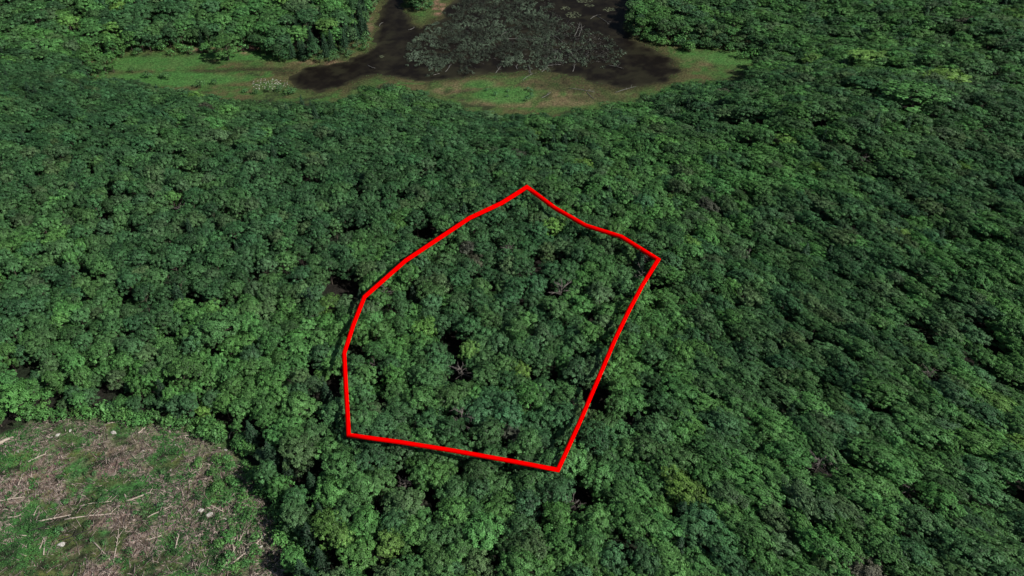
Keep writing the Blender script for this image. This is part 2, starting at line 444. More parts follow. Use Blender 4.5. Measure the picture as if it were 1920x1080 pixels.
# ------------------------------------------------------------------ tree prototypes (metres; crown radius about 5)
def crown_broad(seed, rad=5.0, top=15.0, flat=0.62, clumps=105, leaves=36, lsize=0.235, nlobe=6, tuft=(0.5, 1.12)):
    """several overlapping leafy domes, each carrying ragged tufts of leaf sprays"""
    r = np.random.default_rng(seed)
    lobes = [(0, 0, top - rad * .34, rad * .55)]
    for k in range(nlobe):
        a = k * 6.283 / nlobe + r.uniform(-.45, .45); d = rad * r.uniform(.42, .66)
        lobes.append((d * math.cos(a), d * math.sin(a), top - rad * r.uniform(.32, .85), rad * r.uniform(.30, .52)))
    for k in range(nlobe if rad > 3 else 0):
        a = k * 6.283 / nlobe + r.uniform(0, 1); d = rad * r.uniform(.45, .72)
        lobes.append((d * math.cos(a), d * math.sin(a), top - rad * r.uniform(1.3, 1.9), rad * r.uniform(.25, .36)))
    wts = np.array([l[3] ** 2 for l in lobes]); wts /= wts.sum()
    P = []; N = []; S = []; shade = []
    for li, (lx, ly, lz, lr) in enumerate(lobes):
        n_c = max(4, int(clumps * 1.25 * wts[li])); lt = r.uniform(-.14, .14)
        for c_ in range(n_c):
            zz = 1 - (c_ + .5) / n_c * 1.35; ph = c_ * 2.39996 + r.uniform(-.5, .5)
            rr = math.sqrt(max(0, 1 - zz * zz)); f = r.uniform(.5, 1.38)
            c = np.array([lx + rr * math.cos(ph) * lr * f, ly + rr * math.sin(ph) * lr * f, lz + zz * lr * flat * 1.25 * f])
            out = np.array([rr * math.cos(ph), rr * math.sin(ph), zz + .4]); out /= np.linalg.norm(out)
            cr = r.uniform(*tuft)
            n = int(leaves * (cr / .7) ** 2) + 4
            u = r.normal(size=(n, 3)); u /= np.linalg.norm(u, axis=1, keepdims=True)
            u = np.where((u @ out)[:, None] < -0.3, -u, u)
            P.append(c + u * cr * r.uniform(.45, 1.2, (n, 1)) * np.array([1, 1, .7]))
            N.append(u * 0.6 + out * 0.7 + r.normal(size=(n, 3)) * 0.4 + np.array([0, 0, .4]))
            S.append(r.uniform(.55, 1.3, n) * lsize)
            shade.append(np.clip(.5 + lt + r.uniform(-.3, .3) + r.uniform(-.22, .22, n), 0, 1))
    P = np.concatenate(P); N = np.concatenate(N); S = np.concatenate(S)
    V, F = leaf_quads(P, N, S, r)
    return V, F, np.concatenate(shade)

def trunk_broad(seed, rad=5.0, top=15.0):
    r = np.random.default_rng(seed + 500)
    B = Build()
    B.tube([(0, 0, -0.6), (0, 0, 0.4), (.1, 0, top * .35), (.15, .1, top * .62), (.1, .1, top * .85)], [.42, .30, .24, .15, .05], 7)
    for k in range(8):
        a = r.uniform(0, 6.28); z0 = top * r.uniform(.42, .68)
        L = rad * r.uniform(.55, .8)
        B.tube([(.12, .05, z0), (math.cos(a) * L * .5, math.sin(a) * L * .5, z0 + L * .35), (math.cos(a) * L, math.sin(a) * L, z0 + L * r.uniform(.45, .75))], [.12, .08, .03], 5)
    return B

def crown_conifer(seed, rad=2.9, top=17.0, base=3.0):
    r = np.random.default_rng(seed)
    P = []; N = []; S = []; sh = []
    z = top
    while z > base:
        f = (top - z) / (top - base)
        R_ = rad * (0.06 + 0.94 * f ** 0.8) * r.uniform(.85, 1.1)
        nb = int(5 + 6 * f)
        a0 = r.uniform(0, 6.28)
        for k in range(nb):
            a = a0 + k * 6.283 / nb + r.uniform(-.2, .2)
            L = R_ * r.uniform(.75, 1.15)
            m = max(3, int(L / 0.2))
            t = (np.arange(m) + r.uniform(.2, .8, m)) / m
            w = (1 - t) * 0.32 * L + .1
            off = r.uniform(-1, 1, m) * w
            d = np.array([math.cos(a), math.sin(a), 0]); s = np.array([-math.sin(a), math.cos(a), 0])
            p = d * (t * L)[:, None] + s * off[:, None]
            p[:, 2] = z - t * L * 0.30 + r.uniform(-.1, .1, m)
            P.append(p); N.append(np.tile(d * .35 + np.array([0, 0, 1.]), (m, 1)) + r.normal(size=(m, 3)) * .3)
            S.append(r.uniform(.2, .38, m)); sh.append(np.clip(r.uniform(.2, .8) + r.uniform(-.2, .2, m), 0, 1))
        z -= r.uniform(.45, .7)
    P = np.concatenate(P); N = np.concatenate(N); S = np.concatenate(S)
    V, F = leaf_quads(P, N, S, r)
    return V, F, np.concatenate(sh)

# ------------------------------------------------------------------ where trees stand
MID, BRIGHT, YEL, DARK, GREY, RUST, BLUE = range(7)
TONES = {MID: (0.064, 0.158, 0.050), BRIGHT: (0.080, 0.212, 0.055), YEL: (0.115, 0.245, 0.052), DARK: (0.046, 0.125, 0.044),
         GREY: (0.076, 0.150, 0.058), RUST: (0.088, 0.098, 0.062), BLUE: (0.058, 0.150, 0.056)}
WORDS = {MID: 'mid green', BRIGHT: 'bright green', YEL: 'yellow green', DARK: 'dark green', GREY: 'dull olive', RUST: 'greyish brown', BLUE: 'bluish green'}

def foliage_at(px, py, h=12):               # tree foot for a crown seen at this pixel
    return unproject([px], [py], h)[0]

# hand placed crowns: (px, py, radius, tone, phrase)
SPECIAL = [(402,616,6.6,MID,'big round lone-standing crown left of the red outline'),
           (1040,412,4.0,YEL,'yellow green crown just under the red outline\'s upper right edge'),
           (1298,450,2.6,YEL,'small yellow green crown right of the red outline\'s right corner'),
           (1646,100,6.2,YEL,'bright yellow green crown in the far forest right of the pond'),
           (1776,143,6.4,YEL,'yellow green crown far out towards the upper right corner'),
           (1716,178,8.0,BRIGHT,'wide bright green crown in the far forest at upper right'),
           (125,33,5.5,YEL,'pale yellow green crown near the upper left corner'),
           (420,75,7,BRIGHT,'bright green round crown just above the marsh meadow\'s left arm'),
           (345,690,5.2,BRIGHT,'bright green crown below and left of the big round crown'),
           (25,735,5.2,BRIGHT,'bright green crown at the frame\'s left edge above the dark gap'),
           (790,740,5.0,BRIGHT,'bright green crown inside the red outline\'s lower left'),
           (905,985,5.0,BRIGHT,'light yellow green crown below the red outline near the bottom edge'),
           (1540,1020,5,BRIGHT,'bright green crown at the lower right'),
           (875,457,3.2,RUST,'rusty brown dying crown inside the red outline\'s top'),
           (1326,378,3.4,RUST,'rusty brown dying crown beyond the red outline\'s right corner'),
           (790,925,2.1,RUST,'small orange brown crown below the red outline\'s bottom edge'),
           (1200,970,4.6,BRIGHT,'bright green crown below the red outline\'s lowest corner')]
# openings in the canopy: (px, py, rx, ry) of the dark spots
GAPS = [(50,700,34,26),(70,755,26,24),(395,790,34,24),(470,800,30,18),(490,835,34,18),(820,960,44,38),(940,895,40,20),(1000,905,30,16),
        (1070,780,40,16),(1110,815,18,18),(590,780,24,34),(545,525,26,14),(1010,620,24,22),(890,715,26,14),(1030,720,30,14),(1165,545,36,14),
        (1390,795,30,18),(1475,855,24,12),(1700,510,34,14),(1850,660,38,20),(1890,845,30,16),(1740,730,40,22),(1650,640,30,16),(1530,760,30,12),
        (1270,860,20,14),(550,900,26,26),(530,960,22,26),(610,990,24,20),(480,900,14,20),(1790,950,40,24),(1480,900,30,14),(1660,870,38,16),(1880,920,26,20),
        (720,1060,40,20),(640,960,18,20),(150,65,20,16),(230,80,18,14),(1200,310,40,14),(1500,350,36,10),(1550,230,20,9),(1450,105,18,9),(330,470,20,12),
        (430,570,18,14),(270,590,36,12),(580,640,24,14),(260,450,24,10),(1470,560,30,16),(1600,560,24,12),(1380,590,30,14),(1330,680,26,16),(1220,590,30,12),
        (1300,1040,30,18),(1090,930,24,14),(1160,1030,30,18),(930,1050,26,16),(330,400,24,8),(600,200,26,6),(560,190,22,6),(1770,545,24,14),(820,175,18,8),(690,152,24,8),
        (700,420,20,10),(780,330,24,8),(900,300,28,9),(1110,345,20,8),(960,540,20,10),(720,600,18,12),(830,640,20,12)]
# bare dead trees: (px, py, scale)
DEAD = [(1048,538,1.25),(1205,512,1.05),(955,474,0.9),(862,688,1.1),(868,785,1.2),(1690,616,0.7),(1530,862,1.3),(1712,915,0.9),(340,393,1.0),
        (1215,484,.9),(1870,945,.9),(1745,700,1.),(1620,300,.8),(1850,160,.7),(1630,192,.8),(700,690,.8),(725,548,.9),(1570,870,1.0),(1400,480,.8),(1105,685,.7),(765,905,.8),(1075,945,.8),(695,965,.8)]

tree_list = []                              # x, y, radius, tone, phrase, kind
cells = {}
CELL = 6.0
def fits(x, y, rad):
    ci, cj = int(x // CELL), int(y // CELL)
    for a in range(ci - 3, ci + 4):
        for b_ in range(cj - 3, cj + 4):
            for (X, Y, Rr) in cells.get((a, b_), ()):
                if (X - x) ** 2 + (Y - y) ** 2 < (0.70 * (Rr + rad)) ** 2: return False
    return True
def put(x, y, rad, item):
    cells.setdefault((int(x // CELL), int(y // CELL)), []).append((x, y, rad))
    if item is not None: tree_list.append(item)

for px, py, rad, tone, ph in SPECIAL:
    p = foliage_at(px, py, 13)
    put(p[0], p[1], rad * 1.2, (p[0], p[1], rad, tone, ph, 'broad'))
dead_pos = []
for px, py, s in DEAD:
    p = foliage_at(px, py, 9 * s)
    dead_pos.append((p, s)); put(p[0], p[1], 3.7 * s, None)
gap_w = []
for px, py, rx, ry in GAPS:
    p = foliage_at(px, py, 5)
    sc = np.linalg.norm(p - CP) / FPX * 0.92
    gap_w.append((p[0], p[1], rx * sc * 0.95, max(ry * sc * 1.25, 3.0)))
gap_w = np.array(gap_w)

# candidates over the visible ground and a margin round it
NC = 200000
cx = rng.uniform(-420, 420, NC); cy = rng.uniform(95, 700, NC)
cz = height(cx, cy)
pbx, pby, pd = project(np.stack([cx, cy, cz], 1))
ptx, pty, _ = project(np.stack([cx, cy, cz + 14], 1))
pmx, pmy, _ = project(np.stack([cx, cy, cz + 8], 1))
ok = (pbx > -230) & (pbx < 2150) & (pty < 1230) & (pty > -110)
for qx, qy in ((pbx, pby), (ptx, pty), (pmx, pmy), (ptx, np.where((cy < 500), pty - 7, pty))):
    ok &= ~(inside(qx, qy, OPEN_PX) & ~inside(qx, qy, ISLE_PX))
    ok &= ~inside(qx, qy, CLEAR_PX)
w = sdf(cx, cy, WATER); ok &= w > 3
ok &= ~((sdf(cx, cy, OPEN) < -2) & ~inside(pbx, pby, ISLE_PX) & (cy > 430))
ok &= ~(sdf(cx, cy, CLEAR_W) < 3.5)
for gxw, gyw, ra, rb in gap_w:
    ok &= ((cx - gxw) / ra) ** 2 + ((cy - gyw) / rb) ** 2 > 1
# thin diagonal openings on the right-hand slope, rounder ones elsewhere
nn = cx * -DIAG[1] + cy * DIAG[0]; ll = cx * DIAG[0] + cy * DIAG[1]
_sl = -DIAG[1] / DIAG[0] * (1 - 0.55 * smooth(250, 400, cy)); _nx = _sl / np.hypot(1, _sl)
nn = cx * _nx + cy * np.sqrt(1 - _nx ** 2)
g1 = fbm(nn / 4.2, ll / 24, 81, 2); g2 = fbm(cx / 6.5, cy / 6.5, 83, 2)
rw = right_w(cx, cy)
gapn = g1 * rw + g2 * (1 - rw)
ok &= gapn < 0.635 - 0.03 * rw
tone_n = fbm(cx / 45, cy / 45, 91, 3)
cdist = sdf(cx, cy, CLEAR_W)
odist = np.maximum(0, sdf(cx, cy, OPEN))
sel = np.nonzero(ok)[0]
for pas, (lo, hi) in enumerate(((3.3, 4.3), (2.6, 3.5), (1.9, 2.7))):
    for i in sel[pas * len(sel) // 3:(pas + 1) * len(sel) // 3]:
        x, y = cx[i], cy[i]
        rad = rng.uniform(lo, hi) * (1.45 if (y > 470 and x < -30) else 1.12 if y < 190 else 0.9)
        ce = cdist[i]
        if odist[i] < 9: rad = max(1.8, rad * (0.5 + 0.5 * odist[i] / 9))
        if ce < 22: rad = max(1.7, rad * (0.45 + 0.55 * min(1, ce / (22 if pmy[i] < 840 else 12))))
        if not fits(x, y, rad): continue
        t = tone_n[i] + rng.normal() * 0.13
        # brighter second growth above the clearing
        bx, by = pmx[i], pmy[i]
        t += 0.42 * math.exp(-((bx - 260) / 260) ** 2 - ((by - 710) / 90) ** 2) + 0.05 * (bx > 1250) * (by > 450) + 0.05 * (by > 850) + 0.10 * (by < 120 and bx < 620)
        t -= 0.17 * math.exp(-((bx - 480) / 620) ** 2 - ((by - 330) / 210) ** 2)
        u = rng.random()
        tone = DARK if t < 0.36 else MID if t < 0.56 else BRIGHT
        if u < 0.02: tone = YEL if t > .5 else GREY
        elif u < 0.09: tone = GREY
        elif u < 0.20: tone = BLUE
        elif u < 0.2025: tone = RUST
        kind = 'broad'
        con = 0.015
        if 540 < bx < 720 and by < 110: con = 0.45
        if 400 < bx < 620 and 770 < by < 1080: con = 0.2
        if bx < 420 and 130 < by < 200: con = 0.06
        if rng.random() < con: kind = 'conifer'
        put(x, y, rad, (x, y, rad, tone, None, kind))
print('TREES', len(tree_list))

# ------------------------------------------------------------------ build the prototypes as the first real trees
NV = 6
protos = []
for v in range(NV):
    V, F, sh = crown_broad(100 + v, flat=(0.42, 0.5, 0.56, 0.44, 0.5, 0.6)[v], clumps=(88, 98, 104, 84, 100, 92)[v], nlobe=(5, 6, 7, 6, 5, 7)[v])
    me_c = (V, F, sh)
    protos.append((me_c, trunk_broad(100 + v)))
con_protos = [(crown_conifer(300 + v, rad=(3.4, 3.9, 3.1)[v], top=14.0, base=2.0), None) for v in range(3)]

def tone_of(t):
    c = np.array(TONES[t]) * rng.uniform(0.78, 1.2) * np.array([rng.uniform(.92, 1.1), 1, rng.uniform(.9, 1.1)])
    return [float(a) for a in c]

broads = [t for t in tree_list if t[5] == 'broad']
conifers = [t for t in tree_list if t[5] == 'conifer']
def depth_of(t):
    z = float(height(np.array([t[0]]), np.array([t[1]]))[0]); X, Y, D = project(np.array([t[0], t[1], z + 10.0]))
    return X, Y, D, z
info = {id(t): depth_of(t) for t in tree_list}
def in_frame(t):
    X, Y, D, z = info[id(t)]
    return -10 < X < 1930 and -10 < Y < 1110
vis = sorted([t for t in broads if in_frame(t)], key=lambda t: (t[4] is None, info[id(t)][2] / (t[2] / 5)))
singles = vis[:290]
single_ids = {id(t) for t in singles}
rest = [t for t in broads if id(t) not in single_ids]
con_vis = sorted([t for t in conifers if in_frame(t)], key=lambda t: info[id(t)][2])
print('single', len(singles), 'rest', len(rest), 'conifers', len(con_vis))

# labels --------------------------------------------------------------------
def region(X, Y):
    if inside(np.array([X]), np.array([Y]), RED_PX)[0]:
        if Y > 740: return "inside the red outline's bottom end"
        if Y < 470: return "inside the red outline's peak"
        return "inside the red outline's middle"
    if X < 470 and Y > 790: return "at the brushy clearing's edge"
    if X < 240 and Y > 640: return "above the clearing, near the left edge"
    if X < 470 and Y > 640: return "above the clearing's right half"
    if X < 650 and 790 < Y: return "between the clearing and the red outline"
    if X < 650 and Y > 400: return "left of the red outline"
    if Y < 240: return "in the forest round the pond"
    if Y > 985:
        return ("at the bottom, left of centre" if X < 860 else "at the bottom, under the outline's tip" if X < 1150 else
                "at the bottom, right of centre" if X < 1420 else "in the bottom right" if X < 1680 else "in the bottom right corner")
    if Y > 850: return ("under the outline's bottom edge" if X < 860 else "just under the outline's tip" if X < 1150 else
                        "low right of the outline's tip" if X < 1450 else "low towards the right edge" if X < 1700 else "low at the right edge")
    if X > 1230: return "right of the red outline" if X < 1550 else "far right of the red outline"
    return "near the red outline's right side" if X > 900 else "just outside the red outline"
ORD = ['leftmost', 'second from left', 'third from left', 'fourth from left', 'fifth from left', 'sixth from left', 'seventh from left', 'eighth from left']
def make_labels(items, noun):
    out = {}; buckets = {}
    for t in items:
        if t[4]: out[id(t)] = t[4]; continue
        X, Y, D, z = info[id(t)]
        size = 'broad' if t[2] > 3.9 else 'medium' if t[2] > 3.0 else 'small'
        word = WORDS[t[3]] if noun != 'conifer' else 'dark narrow'
        buckets.setdefault(f"{size} {word} {noun} {region(X, Y)}", []).append(t)
    for key, ts in buckets.items():
        ts2 = sorted(ts, key=lambda t: info[id(t)][1]); nr = -(-len(ts2) // 8); per = -(-len(ts2) // nr)
        names = [''] if nr == 1 else ['upper row, ', 'lower row, '] if nr == 2 else [w + ' row down, ' for w in ('first', 'second', 'third', 'fourth', 'fifth', 'sixth', 'seventh', 'eighth')]
        halves = [(ts2[j * per:(j + 1) * per], names[min(j, 7)]) for j in range(nr) if ts2[j * per:(j + 1) * per]]
        for hs, pre in halves:
            hs = sorted(hs, key=lambda t: info[id(t)][0])
            for k, t in enumerate(hs):
                if len(hs) == 1 and not pre: out[id(t)] = key
                else: out[id(t)] = key + ', ' + pre + (ORD[k] if k < 8 else 'furthest right')
    return out
lab = make_labels(singles, 'tree'); lab.update(make_labels(con_vis, 'conifer'))

# first tree of each variant is built, the others are copies of it and of its parts
def copy_tree(root):
    r = root.copy(); link(r)
    for ch in root.children:
        c = ch.copy(); link(c, r)
    return r
built = []
def place(root, t, scale, rot, sz):
    X, Y, D, z = info[id(t)]
    root.location = (t[0], t[1], z)
    root.rotation_euler = (0, 0, rot)
    root.scale = (scale[0], scale[1], sz)
def shape_of(t):
    """slope-grown crowns lean long along the slope; edge growth stays low"""
    x, y = t[0], t[1]
    w_ = max(float(right_w(np.array([x]), np.array([y]))[0]), 0.75 * float(smooth(290, 380, y) * (1 - smooth(470, 490, y))))
    f = t[2] / 5.0 * 1.2
    h_ = rng.uniform(.78, 1.04) * (0.68 + 0.26 * f) * (0.42 + 0.58 * float(smooth(1.6, 2.7, t[2])))
    if w_ > 0.25:
        e = 1 + 0.85 * w_ * rng.uniform(.3, 1)
        ang = math.radians(-44 + 30 * float(smooth(260, 430, y))) if x > 0 else math.radians(-12)
        return (f * e, f / math.sqrt(e)), ang + rng.normal() * .18 + (math.pi if rng.random() < .5 else 0), h_
    return (f * rng.uniform(.92, 1.1), f * rng.uniform(.92, 1.1)), rng.uniform(0, 6.28), h_

for k, t in enumerate(singles):
    v = k % NV
    if k < NV:
        root = link(bpy.data.objects.new('broadleaf_tree', None))
        (V, F, sh), tb = protos[v]
        crown = mesh_obj('crown', V, F, M_LEAF, root, shade=sh)
        trunk = tb.build('trunk', M_BARK, root, sm=True)
        built.append((root, crown, trunk))
        root['category'] = 'tree'
    else:
        root = copy_tree(built[v][0])
    s, rot, sz = shape_of(t)
    if t[4] and 'edge' not in t[4]: sz = max(sz, .84) * 1.08
    place(root, t, s, rot, sz)
    tag(root, lab[id(t)], 'tree', 'broadleaf trees of the closed forest canopy')
    c = tone_of(t[3])
    for ch in root.children:
        if ch.name.startswith('crown'): ch['tone'] = c

cbuilt = []
for k, t in enumerate(con_vis):
    v = k % 3
    if k < 3:
        root = link(bpy.data.objects.new('conifer_tree', None))
        (V, F, sh), _ = con_protos[v]
        mesh_obj('crown', V, F, M_NEEDLE, root, shade=sh)
        B = Build(); B.tube([(0, 0, -.5), (0, 0, 8), (0, 0, 13.7)], [.28, .16, .03], 7); B.build('trunk', M_BARK, root, sm=True)
        cbuilt.append(root)
    else: root = copy_tree(cbuilt[v])
    f = rng.uniform(.8, 1.15)
    place(root, t, (f, f), rng.uniform(0, 6.28), f * rng.uniform(.9, 1.05))
    tag(root, lab[id(t)], 'tree', 'dark conifers among the broadleaf trees')
    c = [float(a) for a in np.array((0.026, 0.064, 0.030)) * rng.uniform(.7, 1.25)]
    for ch in root.children:
        if ch.name.startswith('crown'): ch['tone'] = c

# the rest of the forest: one object, a tree on every point
pts = []; tn = []; sc_ = []; ro = []; vi = []
for t in rest + [t for t in conifers if not in_frame(t)]:
    s, rot, sz = shape_of(t)
    pts.append((t[0], t[1], info[id(t)][3])); tn.append(tone_of(t[3]) + [1.0]); sc_.append((s[0], s[1], sz)); ro.append((0, 0, rot)); vi.append(int(rng.integers(NV)))
me = bpy.data.meshes.new('distant_forest')
me.vertices.add(len(pts)); me.vertices.foreach_set('co', np.array(pts, np.float32).ravel())
a = me.attributes.new('tone', 'FLOAT_COLOR', 'POINT'); a.data.foreach_set('color', np.array(tn, np.float32).ravel())
a = me.attributes.new('size', 'FLOAT_VECTOR', 'POINT'); a.data.foreach_set('vector', np.array(sc_, np.float32).ravel())
a = me.attributes.new('turn', 'FLOAT_VECTOR', 'POINT'); a.data.foreach_set('vector', np.array(ro, np.float32).ravel())
a = me.attributes.new('pick', 'INT', 'POINT'); a.data.foreach_set('value', np.array(vi, np.int32))
forest = link(bpy.data.objects.new('distant_forest', me))
tag(forest, 'closed green broadleaf forest canopy stretching away round the pond', 'forest', kind='stuff')
ng = bpy.data.node_groups.new('grow forest', 'GeometryNodeTree')
ng.interface.new_socket('Geometry', in_out='INPUT', socket_type='NodeSocketGeometry')
ng.interface.new_socket('Geometry', in_out='OUTPUT', socket_type='NodeSocketGeometry')
gi = ng.nodes.new('NodeGroupInput'); go = ng.nodes.new('NodeGroupOutput')
jn = ng.nodes.new('GeometryNodeJoinGeometry')
for root, crown, trunk in built:
    j2 = ng.nodes.new('GeometryNodeJoinGeometry')
    for o in (crown, trunk):
        oi = ng.nodes.new('GeometryNodeObjectInfo'); oi.inputs['Object'].default_value = o; oi.transform_space = 'ORIGINAL'
        ng.links.new(oi.outputs['Geometry'], j2.inputs[0])
    g2i = ng.nodes.new('GeometryNodeGeometryToInstance')
    ng.links.new(j2.outputs[0], g2i.inputs[0]); ng.links.new(g2i.outputs[0], jn.inputs[0])
iop = ng.nodes.new('GeometryNodeInstanceOnPoints'); iop.inputs['Pick Instance'].default_value = True
def named(n, ty):
    x = ng.nodes.new('GeometryNodeInputNamedAttribute'); x.data_type = ty; x.inputs['Name'].default_value = n
    return x.outputs['Attribute']
e2r = ng.nodes.new('FunctionNodeEulerToRotation')
ng.links.new(named('turn', 'FLOAT_VECTOR'), e2r.inputs[0])
ng.links.new(gi.outputs[0], iop.inputs['Points']); ng.links.new(jn.outputs[0], iop.inputs['Instance'])
ng.links.new(named('pick', 'INT'), iop.inputs['Instance Index'])
ng.links.new(e2r.outputs[0], iop.inputs['Rotation']); ng.links.new(named('size', 'FLOAT_VECTOR'), iop.inputs['Scale'])
ng.links.new(iop.outputs[0], go.inputs[0])
md = forest.modifiers.new('grow', 'NODES'); md.node_group = ng

# ------------------------------------------------------------------ the red boundary line, strung along just above the canopy
rp_ = []
for i in range(len(RED_PX)):
    a = np.array(RED_PX[i], float); b2 = np.array(RED_PX[(i + 1) % len(RED_PX)], float)
    rp_.append(a); rp_.append((a + b2) / 2)
rp_ = np.array(rp_)
W = unproject(rp_[:, 0], rp_[:, 1], 15.4)
def ring_tube(path, rad, seg=10):
    n = len(path); V = []
    for i in range(n):
        t0 = path[i] - path[i - 1]; t1 = path[(i + 1) % n] - path[i]
        t0 /= np.linalg.norm(t0); t1 /= np.linalg.norm(t1)
        t = t0 + t1; t /= np.linalg.norm(t)
        a = np.cross(t, [0, 0, 1.0]); a /= np.linalg.norm(a); b_ = np.cross(a, t)
        mit = 1 / max(0.6, t @ t1)
        th = np.arange(seg) * 2 * math.pi / seg
        V.append(path[i] + rad[i] * (np.cos(th)[:, None] * a * mit + np.sin(th)[:, None] * b_))
    F = [[i * seg + j, i * seg + (j + 1) % seg, ((i + 1) % n) * seg + (j + 1) % seg, ((i + 1) % n) * seg + j] for i in range(n) for j in range(seg)]
    return np.concatenate(V), np.array(F)
dist = np.linalg.norm(W - CP, axis=1)
V, F = ring_tube(W, 0.68 + 0.0021 * (dist - dist.min()) + 0.0009 * np.maximum(0, dist - 330))
m_red, nt, b = new_mat('plain red paint'); b.inputs['Base Color'].default_value = (1.0, 0.0, 0.0, 1); b.inputs['Roughness'].default_value = 1.0; b.inputs['Specular IOR Level'].default_value = 0.0
tag(mesh_obj('boundary_line', V, F, m_red, smooth_=True), 'thick red line enclosing a many-sided parcel of forest', 'boundary line')

# ------------------------------------------------------------------ dead trees
def dead_mesh(seed):
    r = np.random.default_rng(seed)
    tr = Build(); br = Build()
    top = 12.5
    tr.tube([(0, 0, -.5), (.1, .1, 4), (.3, 0, 8), (.5, -.2, top)], [.36, .28, .2, .07], 7)
    for k in range(13):
        a = k * 2.4 + r.uniform(-.4, .4); z0 = r.uniform(6, 12); L = r.uniform(3.2, 5.8) * (1.15 - z0 / 20)
        d = np.array([math.cos(a), math.sin(a), r.uniform(.25, .8)])
        s = np.array([.25, 0, z0]); m = s + d * L * .5 + r.normal(size=3) * .2; e = s + d * L + r.normal(size=3) * .5
        br.tube([s, m, e], [.16, .12, .05], 5)
        for q_ in range(3):
            w0 = s + (e - s) * r.uniform(.35, .85); dd = d + r.normal(size=3) * .6; dd /= np.linalg.norm(dd)
            l2 = r.uniform(.9, 2.2)
            br.tube([w0, w0 + dd * l2 * .5, w0 + dd * l2 + r.normal(size=3) * .2], [.09, .07, .03], 4)
    return tr, br
dead_roots = []
def near_text(px, py):
    if inside(np.array([px]), np.array([py]), RED_PX)[0]:
        a = 'inside the red outline, '
        return a + ('near its peak' if py < 500 else 'near its right side' if px > 1000 and py < 800 else 'in its lower left' if py > 720 else 'left of its middle' if px < 760 else 'at its centre')
    if px < 640: return 'in the forest left of the red outline'
    if py < 330: return 'in the far forest right of the pond'
    if px > 1240: return 'right of the red outline'
    return 'under the red outline' if py > 850 else 'beside the red outline'
seen = {}
dl = []
for (px, py, s) in DEAD:
    seen.setdefault(near_text(px, py), []).append(px)
for k, ((p, s), (px, py, _)) in enumerate(zip(dead_pos, DEAD)):
    if k < 3:
        root = link(bpy.data.objects.new('dead_tree', None))
        tr, br = dead_mesh(700 + k); tr.build('trunk', M_DEAD, root, sm=True); br.build('branches', M_DEAD, root, sm=True)
        dead_roots.append(root)
    else: root = copy_tree(dead_roots[k % 3])
    s *= rng.uniform(.78, .98)
    root.location = (p[0], p[1], float(height(np.array([p[0]]), np.array([p[1]]))[0])); root.rotation_euler = (rng.uniform(-.12, .12), rng.uniform(-.12, .12), rng.uniform(0, 6.28)); root.scale = (s * rng.uniform(.85, 1.1), s * rng.uniform(.85, 1.1), s)
    nt_ = near_text(px, py); xs = sorted(seen[nt_])
    tag(root, 'bare grey dead tree ' + nt_ + ('' if len(xs) == 1 else ', ' + ORD[min(7, xs.index(px))]), 'dead tree', 'bare dead trees standing in the canopy')

# ------------------------------------------------------------------ clearing: logs, boulders, brush, ground cover
def log_at(name, mat, a, b2, rad, label, cat, group, bend=0.0, lift=0.0, plane=None):
    pa = unproject([a[0]], [a[1]])[0]; pb = unproject([b2[0]], [b2[1]])[0]
    n = 5; path = []
    side = np.array([-(pb - pa)[1], (pb - pa)[0], 0]); side /= np.linalg.norm(side) + 1e-6
    for i in range(n):
        f = i / (n - 1)
        q_ = pa + (pb - pa) * f + side * (bend * math.sin(f * math.pi) + rng.uniform(-.12, .12))
        z = float(height(np.array([q_[0]]), np.array([q_[1]]))[0])
        if plane is not None: z = max(z, plane)
        path.append((q_[0] - pa[0], q_[1] - pa[1], z + rad * .8 + (.12 if plane is None else 0) + lift * f - pa[2]))
    B = Build(); B.tube(path, np.linspace(rad, rad * .5, n), 7)
    L = np.linalg.norm(pb - pa)
    for k in range(int(min(4, 1 + L / 3))):
        f = rng.uniform(.35, .95); i = min(n - 2, int(f * (n - 1)))
        s = np.array(path[i]) * (1 - (f * (n - 1) - i)) + np.array(path[i + 1]) * (f * (n - 1) - i)
        d = (pb - pa) / (L + 1e-6) + side * rng.choice([-1, 1]) * rng.uniform(.5, 1.1) + np.array([0, 0, rng.uniform(.2, .6)])
        l2 = rng.uniform(.5, 1.5) * max(.6, min(1.6, L / 5))
        B.tube([s, s + d * l2 * .6, s + d * l2], [rad * .45, rad * .35, rad * .15], 5)
    o = B.build(name, mat, sm=True); o.location = pa
    return tag(o, label, cat, group)
def zl(x, y): return (x / 3.0, 720 + y / 3.0)
